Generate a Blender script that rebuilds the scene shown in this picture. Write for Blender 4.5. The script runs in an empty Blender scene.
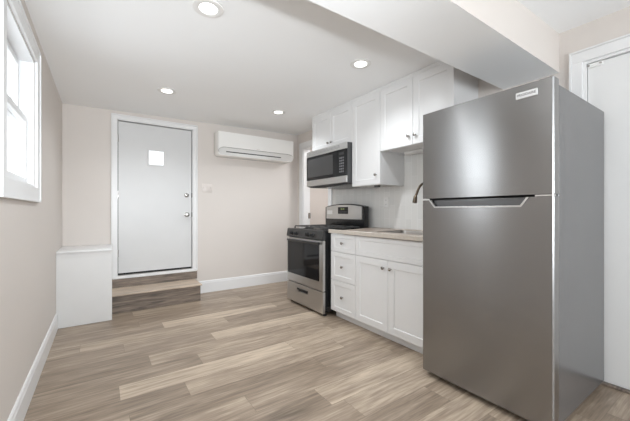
import bpy, bmesh, math, random
from mathutils import Vector, Matrix
PI = math.pi
S = bpy.context.scene
COL = S.collection

# ------------------------------------------------------------------ camera, world, lights, exposure
H = 1.13
cam_d = bpy.data.cameras.new('camera'); cam = bpy.data.objects.new('camera', cam_d); COL.objects.link(cam)
cam_d.sensor_fit = 'HORIZONTAL'; cam_d.sensor_width = 36.0; cam_d.lens = 311.0 * 36 / 630
cam_d.shift_y = 1.0 / 630; cam_d.clip_start = 0.02
cam.location = (0, 0, H); cam.rotation_euler = (PI / 2, 0, -math.radians(34.407))
S.camera = cam

S.view_settings.view_transform = 'Standard'; S.view_settings.look = 'None'
S.view_settings.gamma = 1.0; S.view_settings.exposure = 0.06
S.view_settings.use_curve_mapping = False
S.cycles.use_denoising = True
S.cycles.max_bounces = 12; S.cycles.diffuse_bounces = 8; S.cycles.glossy_bounces = 6
S.cycles.sample_clamp_indirect = 8.0

W = bpy.data.worlds.new('overcast_sky'); S.world = W; W.use_nodes = True
W.node_tree.nodes['Background'].inputs[0].default_value = (0.94, 0.97, 1.0, 1)
W.node_tree.nodes['Background'].inputs[1].default_value = 1.45

def area(name, loc, direction, sx, sy, watts, col=(1, 1, 1), shape='RECTANGLE'):
    d = bpy.data.lights.new(name, 'AREA'); d.shape = shape; d.size = sx; d.size_y = sy; d.energy = watts; d.color = col
    o = bpy.data.objects.new(name, d); COL.objects.link(o); o.location = loc
    o.rotation_euler = Vector(direction).to_track_quat('-Z', 'Y').to_euler()
    return o
area('daylight_side_window', (-1.35, 2.35, 1.75), (1, 0, -0.12), 1.15, 1.15, 24, (0.885, 0.95, 1.0))
area('added_near_fill', (-0.66, 0.33, 1.60), (1, 0.1, 0.10), 0.9, 0.95, 13, (0.885, 0.95, 1.0))  # fill light outside the added, unseen left-wall window
area('added_rear_fill', (1.15, -1.98, 1.35), (0, 1, 0.06), 1.9, 1.3, 74, (0.885, 0.95, 1.0))  # fill light outside the added, unseen rear window
fl = bpy.data.lights.new('photographer_flash', 'SPOT'); fl.energy = 200; fl.spot_size = math.radians(80); fl.spot_blend = 1.0
fl.shadow_soft_size = 0.06; fl.color = (0.91, 0.96, 1.0)
flo = bpy.data.objects.new('photographer_flash', fl); COL.objects.link(flo); flo.location = (-0.06, -0.32, 1.36)
flo.rotation_euler = Vector((1.1, 4.2, 1.15)).to_track_quat('-Z', 'Y').to_euler()
area('added_hall_fill', (3.22, 3.5, 2.36), (0, 0, -1), 0.3, 0.3, 14, (0.95, 0.97, 1.0), 'DISK')  # unseen lamp added to brighten the hallway
CAN_W = 9

# ------------------------------------------------------------------ dimensions
XL, XR, YB, YF = -0.365, 2.69, 4.445, -1.80
def ceil_z(x): return 2.335 + 0.0205 * (x - XL)
BEAM_Y0, BEAM_Y1, BEAM_Z = 0.845, 1.22, 2.12

# ------------------------------------------------------------------ materials
def new_mat(name):
    m = bpy.data.materials.new(name); m.use_nodes = True
    nt = m.node_tree; return m, nt, nt.nodes['Principled BSDF']
def mat(name, col, rough=0.5, metal=0.0, noise=0.03, scale=6.0, bump=0.0, bscale=200.0, spec=None, coat=0.0, aniso=0.0, stretch=None):
    m, nt, b = new_mat(name)
    N = nt.nodes; L = nt.links
    tc = N.new('ShaderNodeTexCoord')
    src = tc.outputs['Object']
    if stretch:
        mp = N.new('ShaderNodeMapping'); mp.inputs['Scale'].default_value = stretch
        L.new(src, mp.inputs['Vector']); src = mp.outputs['Vector']
    nz = N.new('ShaderNodeTexNoise'); nz.inputs['Scale'].default_value = scale; nz.inputs['Detail'].default_value = 4
    L.new(src, nz.inputs['Vector'])
    rp = N.new('ShaderNodeValToRGB')
    rp.color_ramp.elements[0].position = 0.3; rp.color_ramp.elements[1].position = 0.7
    c = col
    rp.color_ramp.elements[0].color = (c[0] * (1 - noise), c[1] * (1 - noise), c[2] * (1 - noise), 1)
    rp.color_ramp.elements[1].color = (min(1, c[0] * (1 + noise)), min(1, c[1] * (1 + noise)), min(1, c[2] * (1 + noise)), 1)
    L.new(nz.outputs['Fac'], rp.inputs['Fac']); L.new(rp.outputs['Color'], b.inputs['Base Color'])
    b.inputs['Roughness'].default_value = rough; b.inputs['Metallic'].default_value = metal
    if spec is not None: b.inputs['Specular IOR Level'].default_value = spec
    if coat: b.inputs['Coat Weight'].default_value = coat; b.inputs['Coat Roughness'].default_value = 0.08
    if aniso:
        b.inputs['Anisotropic'].default_value = aniso
        b.inputs['Anisotropic Rotation'].default_value = 0.25
        tg = N.new('ShaderNodeTangent'); tg.direction_type = 'RADIAL'; tg.axis = 'Z'
        L.new(tg.outputs['Tangent'], b.inputs['Tangent'])
    if bump:
        n2 = N.new('ShaderNodeTexNoise'); n2.inputs['Scale'].default_value = bscale; n2.inputs['Detail'].default_value = 3
        L.new(src, n2.inputs['Vector'])
        bp = N.new('ShaderNodeBump'); bp.inputs['Strength'].default_value = bump; bp.inputs['Distance'].default_value = 0.002
        L.new(n2.outputs['Fac'], bp.inputs['Height']); L.new(bp.outputs['Normal'], b.inputs['Normal'])
    return m
def emit_mat(name, col, strength):
    m, nt, b = new_mat(name)
    b.inputs['Base Color'].default_value = (*col, 1); b.inputs['Emission Color'].default_value = (*col, 1)
    b.inputs['Emission Strength'].default_value = strength
    return m
M = {}
M['wall'] = mat('greige_wall_paint', (0.650, 0.605, 0.568), 0.55, noise=0.012, scale=1.5, bump=0.05, bscale=120)
M['ceiling'] = mat('white_ceiling_paint', (0.91, 0.92, 0.925), 0.7, noise=0.01, scale=1.2, bump=0.05, bscale=90)
M['trim'] = mat('white_trim_paint', (0.76, 0.76, 0.76), 0.32, noise=0.01)
M['door'] = mat('white_door_paint', (0.63, 0.632, 0.632), 0.35, noise=0.01)
M['box'] = mat('white_box_paint', (0.73, 0.73, 0.725), 0.4, noise=0.01)
M['cab'] = mat('white_cabinet_lacquer', (0.725, 0.725, 0.725), 0.28, noise=0.008)
M['vinyl'] = mat('white_window_vinyl', (0.82, 0.83, 0.84), 0.3, noise=0.005)
M['steel'] = mat('brushed_steel', (0.31, 0.307, 0.305), 0.26, 1.0, noise=0.02, scale=4, stretch=(1, 1, 90), aniso=0.8)
M['range_steel'] = mat('range_steel', (0.55, 0.545, 0.535), 0.30, 1.0, noise=0.03, scale=4, stretch=(1, 1, 90), aniso=0.4)
M['fridge_side'] = mat('textured_grey_steel', (0.118, 0.117, 0.119), 0.22, 0.25, noise=0.03, scale=60, bump=0.12, bscale=420)
M['dark_trim'] = mat('dark_grey_trim', (0.11, 0.11, 0.115), 0.35, 0.2)
M['black'] = mat('black_enamel', (0.014, 0.014, 0.015), 0.22, noise=0.1)
M['panel_black'] = mat('satin_black_panel', (0.035, 0.034, 0.033), 0.35, 0.2, noise=0.06)
M['case'] = mat('charcoal_case', (0.065, 0.065, 0.068), 0.45, noise=0.04)
M['black_matte'] = mat('black_cast_iron', (0.035, 0.034, 0.033), 0.55, noise=0.15, bump=0.2)
M['black_glass'] = mat('black_oven_glass', (0.012, 0.012, 0.013), 0.06, noise=0.05, spec=0.3)
M['smoke_glass'] = mat('smoked_window_glass', (0.05, 0.05, 0.051), 0.12, noise=0.05)
M['chrome'] = mat('bright_chrome', (0.78, 0.78, 0.78), 0.15, 1.0, noise=0.01)
M['nickel'] = mat('brushed_nickel', (0.36, 0.345, 0.325), 0.25, 1.0, noise=0.03)
M['bronze'] = mat('dark_bronze', (0.15, 0.115, 0.085), 0.28, 0.9, noise=0.08)
M['plastic'] = mat('white_plastic', (0.80, 0.795, 0.78), 0.30, noise=0.006)
M['ac'] = mat('glossy_white_ac_plastic', (0.84, 0.83, 0.805), 0.18, noise=0.006)
M['ac_low'] = mat('white_ac_louver_plastic', (0.66, 0.65, 0.63), 0.35, noise=0.006)
M['plate'] = mat('wall_tone_plate', (0.68, 0.63, 0.595), 0.3, noise=0.01)
M['grate'] = mat('satin_iron_grate', (0.10, 0.10, 0.10), 0.28, 0.6, noise=0.1)
M['gap'] = mat('grey_seam', (0.26, 0.255, 0.25), 0.6)
M['slot'] = mat('dark_slot', (0.05, 0.05, 0.05), 0.6)
M['counter'] = mat('tan_laminate_counter', (0.40, 0.325, 0.272), 0.30, noise=0.13, scale=55)
M['counter_edge'] = mat('pale_laminate_edge', (0.50, 0.45, 0.395), 0.35, noise=0.08, scale=70)
M['sink'] = mat('stainless_sink', (0.40, 0.38, 0.36), 0.3, 1.0)
M['display'] = emit_mat('dim_green_clock', (0.35, 0.42, 0.16), 0.06)
M['lens'] = emit_mat('lit_lamp_lens', (1.0, 0.98, 0.95), 3.0)
M['badge'] = mat('silver_badge', (0.80, 0.80, 0.80), 0.35, 0.3)
M['ink'] = mat('grey_ink', (0.16, 0.16, 0.17), 0.5)
M['rubber'] = mat('black_rubber', (0.02, 0.02, 0.02), 0.7)

def wood_colour(nt, N, L, vec, tone, d, m_, p_):
    """grain on top of a per-plank tone"""
    mp = N.new('ShaderNodeMapping'); mp.inputs['Scale'].default_value = (1.6, 22, 22); L.new(vec, mp.inputs['Vector'])
    g = N.new('ShaderNodeTexNoise'); g.inputs['Scale'].default_value = 2.2; g.inputs['Detail'].default_value = 7; g.inputs['Roughness'].default_value = 0.62
    g.inputs['Distortion'].default_value = 0.5
    L.new(mp.outputs['Vector'], g.inputs['Vector'])
    mp2 = N.new('ShaderNodeMapping'); mp2.inputs['Scale'].default_value = (0.9, 6.5, 6.5); L.new(vec, mp2.inputs['Vector'])
    g2 = N.new('ShaderNodeTexNoise'); g2.inputs['Scale'].default_value = 1.7; g2.inputs['Detail'].default_value = 3; g2.inputs['Distortion'].default_value = 1.2
    L.new(mp2.outputs['Vector'], g2.inputs['Vector'])
    a = N.new('ShaderNodeMath'); a.operation = 'MULTIPLY_ADD'; a.inputs[1].default_value = 0.75; a.inputs[2].default_value = -0.375
    L.new(g.outputs['Fac'], a.inputs[0])
    a2 = N.new('ShaderNodeMath'); a2.operation = 'MULTIPLY_ADD'; a2.inputs[1].default_value = 0.95; a2.inputs[2].default_value = -0.475
    L.new(g2.outputs['Fac'], a2.inputs[0])
    s = N.new('ShaderNodeMath'); s.operation = 'ADD'; L.new(a.outputs[0], s.inputs[0]); L.new(a2.outputs[0], s.inputs[1])
    mp3 = N.new('ShaderNodeMapping'); mp3.inputs['Scale'].default_value = (5, 95, 95); L.new(vec, mp3.inputs['Vector'])
    g3 = N.new('ShaderNodeTexNoise'); g3.inputs['Scale'].default_value = 1.5; g3.inputs['Detail'].default_value = 4; L.new(mp3.outputs['Vector'], g3.inputs['Vector'])
    a3 = N.new('ShaderNodeMath'); a3.operation = 'MULTIPLY_ADD'; a3.inputs[1].default_value = 0.55; a3.inputs[2].default_value = -0.275; L.new(g3.outputs['Fac'], a3.inputs[0])
    # cathedral figure: wavy rings pulled out along the plank
    mp4 = N.new('ShaderNodeMapping'); mp4.inputs['Scale'].default_value = (0.55, 5.0, 5.0); L.new(vec, mp4.inputs['Vector'])
    wv = N.new('ShaderNodeTexWave'); wv.wave_type = 'RINGS'; wv.inputs['Scale'].default_value = 2.4; wv.inputs['Distortion'].default_value = 14; wv.inputs['Detail'].default_value = 3; wv.inputs['Detail Scale'].default_value = 1.6
    L.new(mp4.outputs['Vector'], wv.inputs['Vector'])
    a4 = N.new('ShaderNodeMath'); a4.operation = 'MULTIPLY_ADD'; a4.inputs[1].default_value = 0.12; a4.inputs[2].default_value = -0.06; L.new(wv.outputs['Fac'], a4.inputs[0])
    s34 = N.new('ShaderNodeMath'); s34.operation = 'ADD'; L.new(a3.outputs[0], s34.inputs[0]); L.new(a4.outputs[0], s34.inputs[1])
    s0 = N.new('ShaderNodeMath'); s0.operation = 'ADD'; L.new(s.outputs[0], s0.inputs[0]); L.new(s34.outputs[0], s0.inputs[1]); s = s0
    s2 = N.new('ShaderNodeMath'); s2.operation = 'ADD'; L.new(s.outputs[0], s2.inputs[0])
    if isinstance(tone, float): s2.inputs[1].default_value = tone
    else: L.new(tone, s2.inputs[1])
    rp = N.new('ShaderNodeValToRGB'); e = rp.color_ramp.elements
    e[0].position = 0.0; e[0].color = (*d, 1); e[1].position = 1.0; e[1].color = (*p_, 1)
    k = rp.color_ramp.elements.new(0.5); k.color = (*m_, 1)
    L.new(s2.outputs[0], rp.inputs['Fac'])
    return rp.outputs['Color'], g.outputs['Fac']
def floor_mat():
    m, nt, b = new_mat('plank_flooring'); N = nt.nodes; L = nt.links
    at = N.new('ShaderNodeAttribute'); at.attribute_name = 'plank'       # R tone, G and B grain offsets
    sp = N.new('ShaderNodeSeparateColor'); L.new(at.outputs['Color'], sp.inputs['Color'])
    tc = N.new('ShaderNodeTexCoord')
    off = N.new('ShaderNodeVectorMath'); off.operation = 'MULTIPLY_ADD'; off.inputs[1].default_value = (0, 37, 53)
    L.new(at.outputs['Color'], off.inputs[0]); L.new(tc.outputs['Object'], off.inputs[2])
    col, fac = wood_colour(nt, N, L, off.outputs[0], sp.outputs['Red'], (0.130, 0.097, 0.068), (0.310, 0.241, 0.181), (0.570, 0.468, 0.360))
    L.new(col, b.inputs['Base Color'])
    b.inputs['Roughness'].default_value = 0.36; b.inputs['Specular IOR Level'].default_value = 0.45
    bp = N.new('ShaderNodeBump'); bp.inputs['Strength'].default_value = 0.12; bp.inputs['Distance'].default_value = 0.002
    L.new(fac, bp.inputs['Height']); L.new(bp.outputs['Normal'], b.inputs['Normal'])
    return m
M['floor'] = floor_mat()
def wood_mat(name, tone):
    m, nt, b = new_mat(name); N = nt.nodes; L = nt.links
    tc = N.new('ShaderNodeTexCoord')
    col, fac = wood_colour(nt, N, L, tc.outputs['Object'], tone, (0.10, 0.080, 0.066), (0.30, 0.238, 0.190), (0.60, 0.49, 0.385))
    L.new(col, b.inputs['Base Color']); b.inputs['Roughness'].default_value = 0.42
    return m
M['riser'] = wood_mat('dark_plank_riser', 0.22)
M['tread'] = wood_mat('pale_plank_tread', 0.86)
def tile_mat():
    m, nt, b = new_mat('pale_grey_wall_tile'); N = nt.nodes; L = nt.links
    tc = N.new('ShaderNodeTexCoord')
    sp = N.new('ShaderNodeSeparateXYZ'); L.new(tc.outputs['Object'], sp.inputs[0])
    cb = N.new('ShaderNodeCombineXYZ'); L.new(sp.outputs['Z'], cb.inputs['X']); L.new(sp.outputs['Y'], cb.inputs['Y'])
    br = N.new('ShaderNodeTexBrick'); L.new(cb.outputs[0], br.inputs['Vector'])
    br.inputs['Scale'].default_value = 1.0; br.offset = 0.5
    br.inputs['Brick Width'].default_value = 0.30; br.inputs['Row Height'].default_value = 0.076; br.inputs['Mortar Size'].default_value = 0.0016
    br.inputs['Color1'].default_value = (0.72, 0.72, 0.70, 1); br.inputs['Color2'].default_value = (0.77, 0.765, 0.745, 1)
    br.inputs['Mortar'].default_value = (0.84, 0.84, 0.83, 1)
    L.new(br.outputs['Color'], b.inputs['Base Color']); b.inputs['Roughness'].default_value = 0.16
    bp = N.new('ShaderNodeBump'); bp.inputs['Strength'].default_value = 0.25; bp.inputs['Distance'].default_value = 0.002; bp.invert = True
    L.new(br.outputs['Fac'], bp.inputs['Height']); L.new(bp.outputs['Normal'], b.inputs['Normal'])
    return m
M['tile'] = tile_mat()
def glass_mat():
    m, nt, b = new_mat('window_glass'); N = nt.nodes; L = nt.links
    out = N['Material Output']; N.remove(b)
    tr = N.new('ShaderNodeBsdfTransparent'); gl = N.new('ShaderNodeBsdfGlossy'); gl.inputs['Roughness'].default_value = 0.02
    lw = N.new('ShaderNodeLayerWeight'); lw.inputs['Blend'].default_value = 0.5
    pw = N.new('ShaderNodeMath'); pw.operation = 'POWER'; pw.inputs[1].default_value = 5; L.new(lw.outputs['Facing'], pw.inputs[0])
    fr = N.new('ShaderNodeMath'); fr.operation = 'MULTIPLY_ADD'; fr.inputs[1].default_value = 0.5; fr.inputs[2].default_value = 0.04; L.new(pw.outputs[0], fr.inputs[0])
    mx = N.new('ShaderNodeMixShader'); L.new(fr.outputs[0], mx.inputs[0]); L.new(tr.outputs[0], mx.inputs[1]); L.new(gl.outputs[0], mx.inputs[2])
    L.new(mx.outputs[0], out.inputs['Surface'])
    return m
M['glass'] = glass_mat()

# ------------------------------------------------------------------ mesh helpers
class MB:
    def __init__(s): s.bm = bmesh.new()
    def box(s, x0, x1, y0, y1, z0, z1, bev=0.0, seg=1):
        t = bmesh.new(); bmesh.ops.create_cube(t, size=1.0)
        for v in t.verts: v.co = Vector(((x0 + x1) / 2 + v.co.x * (x1 - x0), (y0 + y1) / 2 + v.co.y * (y1 - y0), (z0 + z1) / 2 + v.co.z * (z1 - z0)))
        if bev: bmesh.ops.bevel(t, geom=t.edges[:], offset=bev, segments=seg, profile=0.5, affect='EDGES')
        return s.take(t)
    def take(s, t):
        me = bpy.data.meshes.new('t'); t.to_mesh(me); t.free(); s.bm.from_mesh(me); bpy.data.meshes.remove(me); return s
    def prism(s, pts, axis, a0, a1, bev=0.0):
        """closed outline in the plane across `axis`, swept from a0 to a1"""
        def P(u, v, a): return {'x': (a, u, v), 'y': (u, a, v), 'z': (u, v, a)}[axis]
        t = bmesh.new(); n = len(pts)
        A = [t.verts.new(P(u, v, a0)) for u, v in pts]; B = [t.verts.new(P(u, v, a1)) for u, v in pts]
        t.faces.new(A); t.faces.new(B[::-1])
        for i in range(n): t.faces.new((A[i], B[i], B[(i + 1) % n], A[(i + 1) % n]))
        bmesh.ops.recalc_face_normals(t, faces=t.faces[:])
        if bev:
            ed = [e for e in t.edges if all(len(f.verts) > 4 or True for f in e.link_faces) and any(len(f.verts) == n and n > 4 for f in e.link_faces)]
            if n <= 4: ed = t.edges[:]
            bmesh.ops.bevel(t, geom=ed, offset=bev, segments=2, profile=0.5, affect='EDGES')
        return s.take(t)
    def lathe(s, prof, origin, axis=(0, 0, 1), n=24):
        """prof = [(radius, height along axis)]"""
        t = bmesh.new(); q = Vector(axis).normalized().to_track_quat('Z', 'Y'); o = Vector(origin); rings = []
        for r, h in prof:
            if r < 1e-6: rings.append([t.verts.new(o + q @ Vector((0, 0, h)))])
            else: rings.append([t.verts.new(o + q @ Vector((r * math.cos(2 * PI * i / n), r * math.sin(2 * PI * i / n), h))) for i in range(n)])
        for a, b in zip(rings, rings[1:]):
            for i in range(n):
                j = (i + 1) % n
                if len(a) == 1 and len(b) == 1: continue
                if len(a) == 1: t.faces.new((a[0], b[i], b[j]))
                elif len(b) == 1: t.faces.new((a[i], a[j], b[0]))
                else: t.faces.new((a[i], a[j], b[j], b[i]))
        for rg in (rings[0], rings[-1]):
            if len(rg) > 2: t.faces.new(rg)
        bmesh.ops.recalc_face_normals(t, faces=t.faces[:])
        return s.take(t)
    def tube(s, pts, rad, n=12):
        t = bmesh.new(); pts = [Vector(p) for p in pts]; rings = []
        rr = rad if isinstance(rad, (list, tuple)) else [rad] * len(pts)
        ref = None
        for i, p in enumerate(pts):
            d = (pts[min(i + 1, len(pts) - 1)] - pts[max(i - 1, 0)]).normalized()
            if ref is None: ref = d.orthogonal().normalized()
            u = (ref - d * ref.dot(d)).normalized(); ref = u; w = d.cross(u)
            rings.append([t.verts.new(p + (u * math.cos(2 * PI * k / n) + w * math.sin(2 * PI * k / n)) * rr[i]) for k in range(n)])
        for a, b in zip(rings, rings[1:]):
            for k in range(n): t.faces.new((a[k], a[(k + 1) % n], b[(k + 1) % n], b[k]))
        t.faces.new(rings[0]); t.faces.new(rings[-1])
        bmesh.ops.recalc_face_normals(t, faces=t.faces[:])
        return s.take(t)
    def build(s, name, m, parent=None, label=None, kind=None, smooth=True, origin=None):
        o0 = Vector(origin) if origin is not None else Vector((0, 0, 0))
        if parent is not None: o0 = ROOT[parent.name]
        if o0.length: bmesh.ops.translate(s.bm, verts=s.bm.verts[:], vec=-o0)
        me = bpy.data.meshes.new(name); s.bm.to_mesh(me); s.bm.free()
        o = bpy.data.objects.new(name, me); COL.objects.link(o); me.materials.append(m)
        if parent is not None: o.parent = parent
        else: o.location = o0
        ROOT[o.name] = o0
        if smooth:
            for p in me.polygons: p.use_smooth = True
            try: me.set_sharp_from_angle(angle=math.radians(35))
            except Exception: pass
        if label: o['label'] = label
        if kind: o['kind'] = kind
        return o
ROOT = {}
def thing(name, label, cat, loc, group=None):
    o = bpy.data.objects.new(name, None); COL.objects.link(o); o.location = loc; o.empty_display_size = 0.1
    o['label'] = label; o['category'] = cat
    if group: o['group'] = group
    ROOT[o.name] = Vector(loc); return o
def tag(o, label, cat, group=None):
    o['label'] = label; o['category'] = cat
    if group: o['group'] = group
    return o
def rrect(u0, u1, v0, v1, r, n=6, corners='abcd'):
    """rounded rectangle outline, corner letters: a low-left, b low-right, c top-right, d top-left"""
    out = []
    for key, cu, cv, a0 in (('a', u0, v0, PI), ('b', u1, v0, 1.5 * PI), ('c', u1, v1, 0), ('d', u0, v1, 0.5 * PI)):
        if key not in corners: out.append((cu, cv)); continue
        ru = cu + r if cu == u0 else cu - r; rv = cv + r if cv == v0 else cv - r
        for i in range(n + 1):
            a = a0 + 0.5 * PI * i / n; out.append((ru + r * math.cos(a), rv + r * math.sin(a)))
    return out

# ------------------------------------------------------------------ setting: floor
PW = 0.186
def build_floor():
    rnd = random.Random(7); bm = bmesh.new()
    faces = []
    fixed = {4: [0.09 - 1.22, 0.09, 1.31], 0: [1.11 - 1.22, 1.11], 2: [1.345 - 1.22, 1.345], 7: [0.83 - 1.22, 0.83], 9: [1.07 - 1.22, 1.07], 10: [0.5], 5: [0.62], 6: [0.30], 1: [0.72], 3: [0.45], 8: [0.15]}
    tone_fix = {(4, 0.09): 0.80, (4, 1.31): 0.76, (0, 1.11): 0.74, (0, 1.11 - 1.22): 0.33, (2, 1.345 - 1.22): 0.40, (2, 1.345): 0.50, (7, 0.83): 0.85,
                (9, 1.07): 0.36, (9, 1.07 - 1.22): 0.62, (10, 0.5): 0.84, (3, 0.45): 0.62, (6, 0.30): 0.56, (4, 0.09 - 1.22): 0.44, (7, 0.83 - 1.22): 0.45,
                (5, 0.62): 0.56, (5, 0.62 - 1.22): 0.42, (6, 0.30 - 1.22): 0.36, (8, 0.15): 0.5, (1, 0.72): 0.54}
    k0 = int((YF - 1.445) / PW) - 1; k1 = int((YB - 1.445) / PW) + 2
    for k in range(k0, k1):
        y0 = max(YF - 0.1, 1.445 + k * PW); y1 = min(YB + 0.1, 1.445 + (k + 1) * PW)
        if y1 <= y0: continue
        start = fixed[k][0] if k in fixed else rnd.uniform(-1.2, 0)
        while start > -0.6: start -= 1.22
        x = start
        while x < 4.0:
            a, c = max(-0.6, x), min(4.0, x + 1.22)
            tone = None
            for (kk, xx), t_ in tone_fix.items():
                if kk == k and abs(xx - x) < 0.01: tone = t_
            if tone is None: tone = rnd.choice([0.40, 0.44, 0.47, 0.5, 0.54, 0.60])
            if c > a:
                g = 0.0007
                faces.append((a + g, c - g, y0 + g, y1 - g, tone, rnd.random(), rnd.random()))
            x += 1.22
    me = bpy.data.meshes.new('floor'); vs = []; fs = []; cols = []
    for a, c, y0, y1, t, r1, r2 in faces:
        i = len(vs); vs += [(a, y0, 0), (c, y0, 0), (c, y1, 0), (a, y1, 0)]; fs.append((i, i + 1, i + 2, i + 3)); cols.append((t, r1, r2))
    # thin joints between planks
    i = len(vs); vs += [(-0.6, YF - 0.1, -0.0008), (4.0, YF - 0.1, -0.0008), (4.0, YB + 0.1, -0.0008), (-0.6, YB + 0.1, -0.0008)]; fs.append((i, i + 1, i + 2, i + 3)); cols.append((0.0, 0.5, 0.5))
    i = len(vs); vs += [(-0.6, YF - 0.1, -0.1), (4.0, YF - 0.1, -0.1), (4.0, YB + 0.1, -0.1), (-0.6, YB + 0.1, -0.1)]; fs.append((i + 3, i + 2, i + 1, i)); cols.append((0.0, 0.5, 0.5))
    me.from_pydata(vs, [], fs); at = me.attributes.new('plank', 'FLOAT_COLOR', 'FACE')
    for j, c in enumerate(cols): at.data[j].color = (*c, 1)
    o = bpy.data.objects.new('floor', me); COL.objects.link(o); me.materials.append(M['floor']); o['kind'] = 'structure'
build_floor()

# ------------------------------------------------------------------ setting: ceiling, walls, beam
mb = MB()
mb.prism([(XL - 0.3, ceil_z(XL - 0.3)), (4.0, ceil_z(4.0)), (4.0, 2.6), (XL - 0.3, 2.6)], 'y', YF - 0.1, YB + 0.1)
mb.build('ceiling', M['ceiling'], kind='structure', smooth=False)

def wall_with_holes(name, axis, p0, p1, u0, u1, z1, holes, m):
    """solid wall slab; holes = (u0, u1, z0, z1)"""
    mb = MB()
    us = sorted({u0, u1, *[h[0] for h in holes], *[h[1] for h in holes]}); zs = sorted({0.0, z1, *[h[2] for h in holes], *[h[3] for h in holes]})
    grid = {}
    t = bmesh.new()
    def P(p, u, z): return (p, u, z) if axis == 'x' else (u, p, z)
    def hole(i, j):
        if i < 0 or j < 0 or i >= len(us) - 1 or j >= len(zs) - 1: return True
        cu, cz = (us[i] + us[i + 1]) / 2, (zs[j] + zs[j + 1]) / 2
        return any(h[0] < cu < h[1] and h[2] < cz < h[3] for h in holes)
    def V(p, i, j):
        if (p, i, j) not in grid: grid[(p, i, j)] = t.verts.new(P(p, us[i], zs[j]))
        return grid[(p, i, j)]
    for i in range(len(us) - 1):
        for j in range(len(zs) - 1):
            if hole(i, j): continue
            for p in (p0, p1): t.faces.new((V(p, i, j), V(p, i + 1, j), V(p, i + 1, j + 1), V(p, i, j + 1)))
            for di, dj, a, b in ((-1, 0, (i, j), (i, j + 1)), (1, 0, (i + 1, j), (i + 1, j + 1)), (0, -1, (i, j), (i + 1, j)), (0, 1, (i, j + 1), (i + 1, j + 1))):
                if hole(i + di, j + dj): t.faces.new((V(p0, *a), V(p1, *a), V(p1, *b), V(p0, *b)))
    bmesh.ops.recalc_face_normals(t, faces=t.faces[:])
    mb.take(t); return mb.build(name, m, kind='structure', smooth=False)
WIN = (1.92, 2.73, 1.285, 2.115)
WIN_ADDED = (-0.06, 0.72, 1.22, 2.07)
D1 = (0.150, 1.022, 0.35, 2.245)
D2 = (-0.14, 0.712, 0.0, 2.140)
HALL = (3.575, 4.26, 0.0, 2.150)
REAR_ADDED = (0.2, 2.1, 0.7, 2.0)
wall_with_holes('wall_left', 'x', XL - 0.16, XL, YF - 0.1, YB + 0.12, 2.45, [WIN, WIN_ADDED], M['wall'])
wall_with_holes('wall_back', 'y', YB, YB + 0.12, XL, XR, 2.45, [D1], M['wall'])
wall_with_holes('wall_right', 'x', XR, XR + 0.12, YF - 0.1, YB + 0.12, 2.45, [D2, HALL], M['wall'])
wall_with_holes('wall_front', 'y', YF - 0.1, YF, XL, XR, 2.45, [REAR_ADDED], M['wall'])
MB().box(3.66, 3.76, 3.0, YB + 0.12, 0, 2.5).build('wall_hall', M['wall'], kind='structure', smooth=False)
MB().box(XR + 0.12, 3.76, 2.9, 3.0, 0, 2.5).build('wall_hall_near', M['wall'], kind='structure', smooth=False)
MB().box(XR + 0.12, 3.76, YB + 0.12, YB + 0.22, 0, 2.5).build('wall_hall_far', M['wall'], kind='structure', smooth=False)
# dropped beam: painted faces, ceiling-white underside
bm_ = MB().box(XL, XR, BEAM_Y0, BEAM_Y1, BEAM_Z, 2.44).build('ceiling_beam', M['wall'], kind='structure', smooth=False)
bm_.data.materials.append(M['ceiling'])
for p in bm_.data.polygons:
    if p.normal.z < -0.5: p.material_index = 1

def baseboard(name, path, h=0.155):
    """path = along-wall box extents with a stepped profile"""
    axis, face, s, a, b = path
    prof = [(0, 0), (0.015, 0), (0.015, h - 0.03), (0.011, h - 0.022), (0.011, h - 0.008), (0.005, h), (0, h)]
    pts = [(face + s * d, z) for d, z in prof]
    MB().prism(pts, axis, a, b).build(name, M['trim'], kind='structure', smooth=False)
baseboard('baseboard_left', ('y', XL, 1, YF, 3.858))
baseboard('baseboard_back', ('x', YB, -1, 1.079, 2.672), 0.165)

# ------------------------------------------------------------------ setting: casings and doors
def casing_frame(mb, axis, face, s, u0, u1, z0, z1, w, bottom=False, t=0.018, wt=None):
    """flat casing around an opening on a wall face; s = direction into the room"""
    a, b = sorted((face, face + s * t)); wt = wt or w
    def B(ua, ub, za, zb):
        if axis == 'x': mb.box(a, b, ua, ub, za, zb, 0.002)
        else: mb.box(ua, ub, a, b, za, zb, 0.002)
    B(u0 - w, u0, z0 if not bottom else z0, z1); B(u1, u1 + w, z0, z1); B(u0 - w, u1 + w, z1, z1 + wt)
    if bottom: B(u0 - w, u1 + w, z0 - w, z0)
    # back band along the outer edge
    a, b = sorted((face, face + s * (t + 0.006)))
    e = 0.014
    B(u0 - w - e, u0 - w, (z0 - w if bottom else z0), z1 + wt); B(u1 + w, u1 + w + e, (z0 - w if bottom else z0), z1 + wt); B(u0 - w - e, u1 + w + e, z1 + wt, z1 + wt + e)
    if bottom: B(u0 - w - e, u1 + w + e, z0 - w - e, z0 - w)

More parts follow.
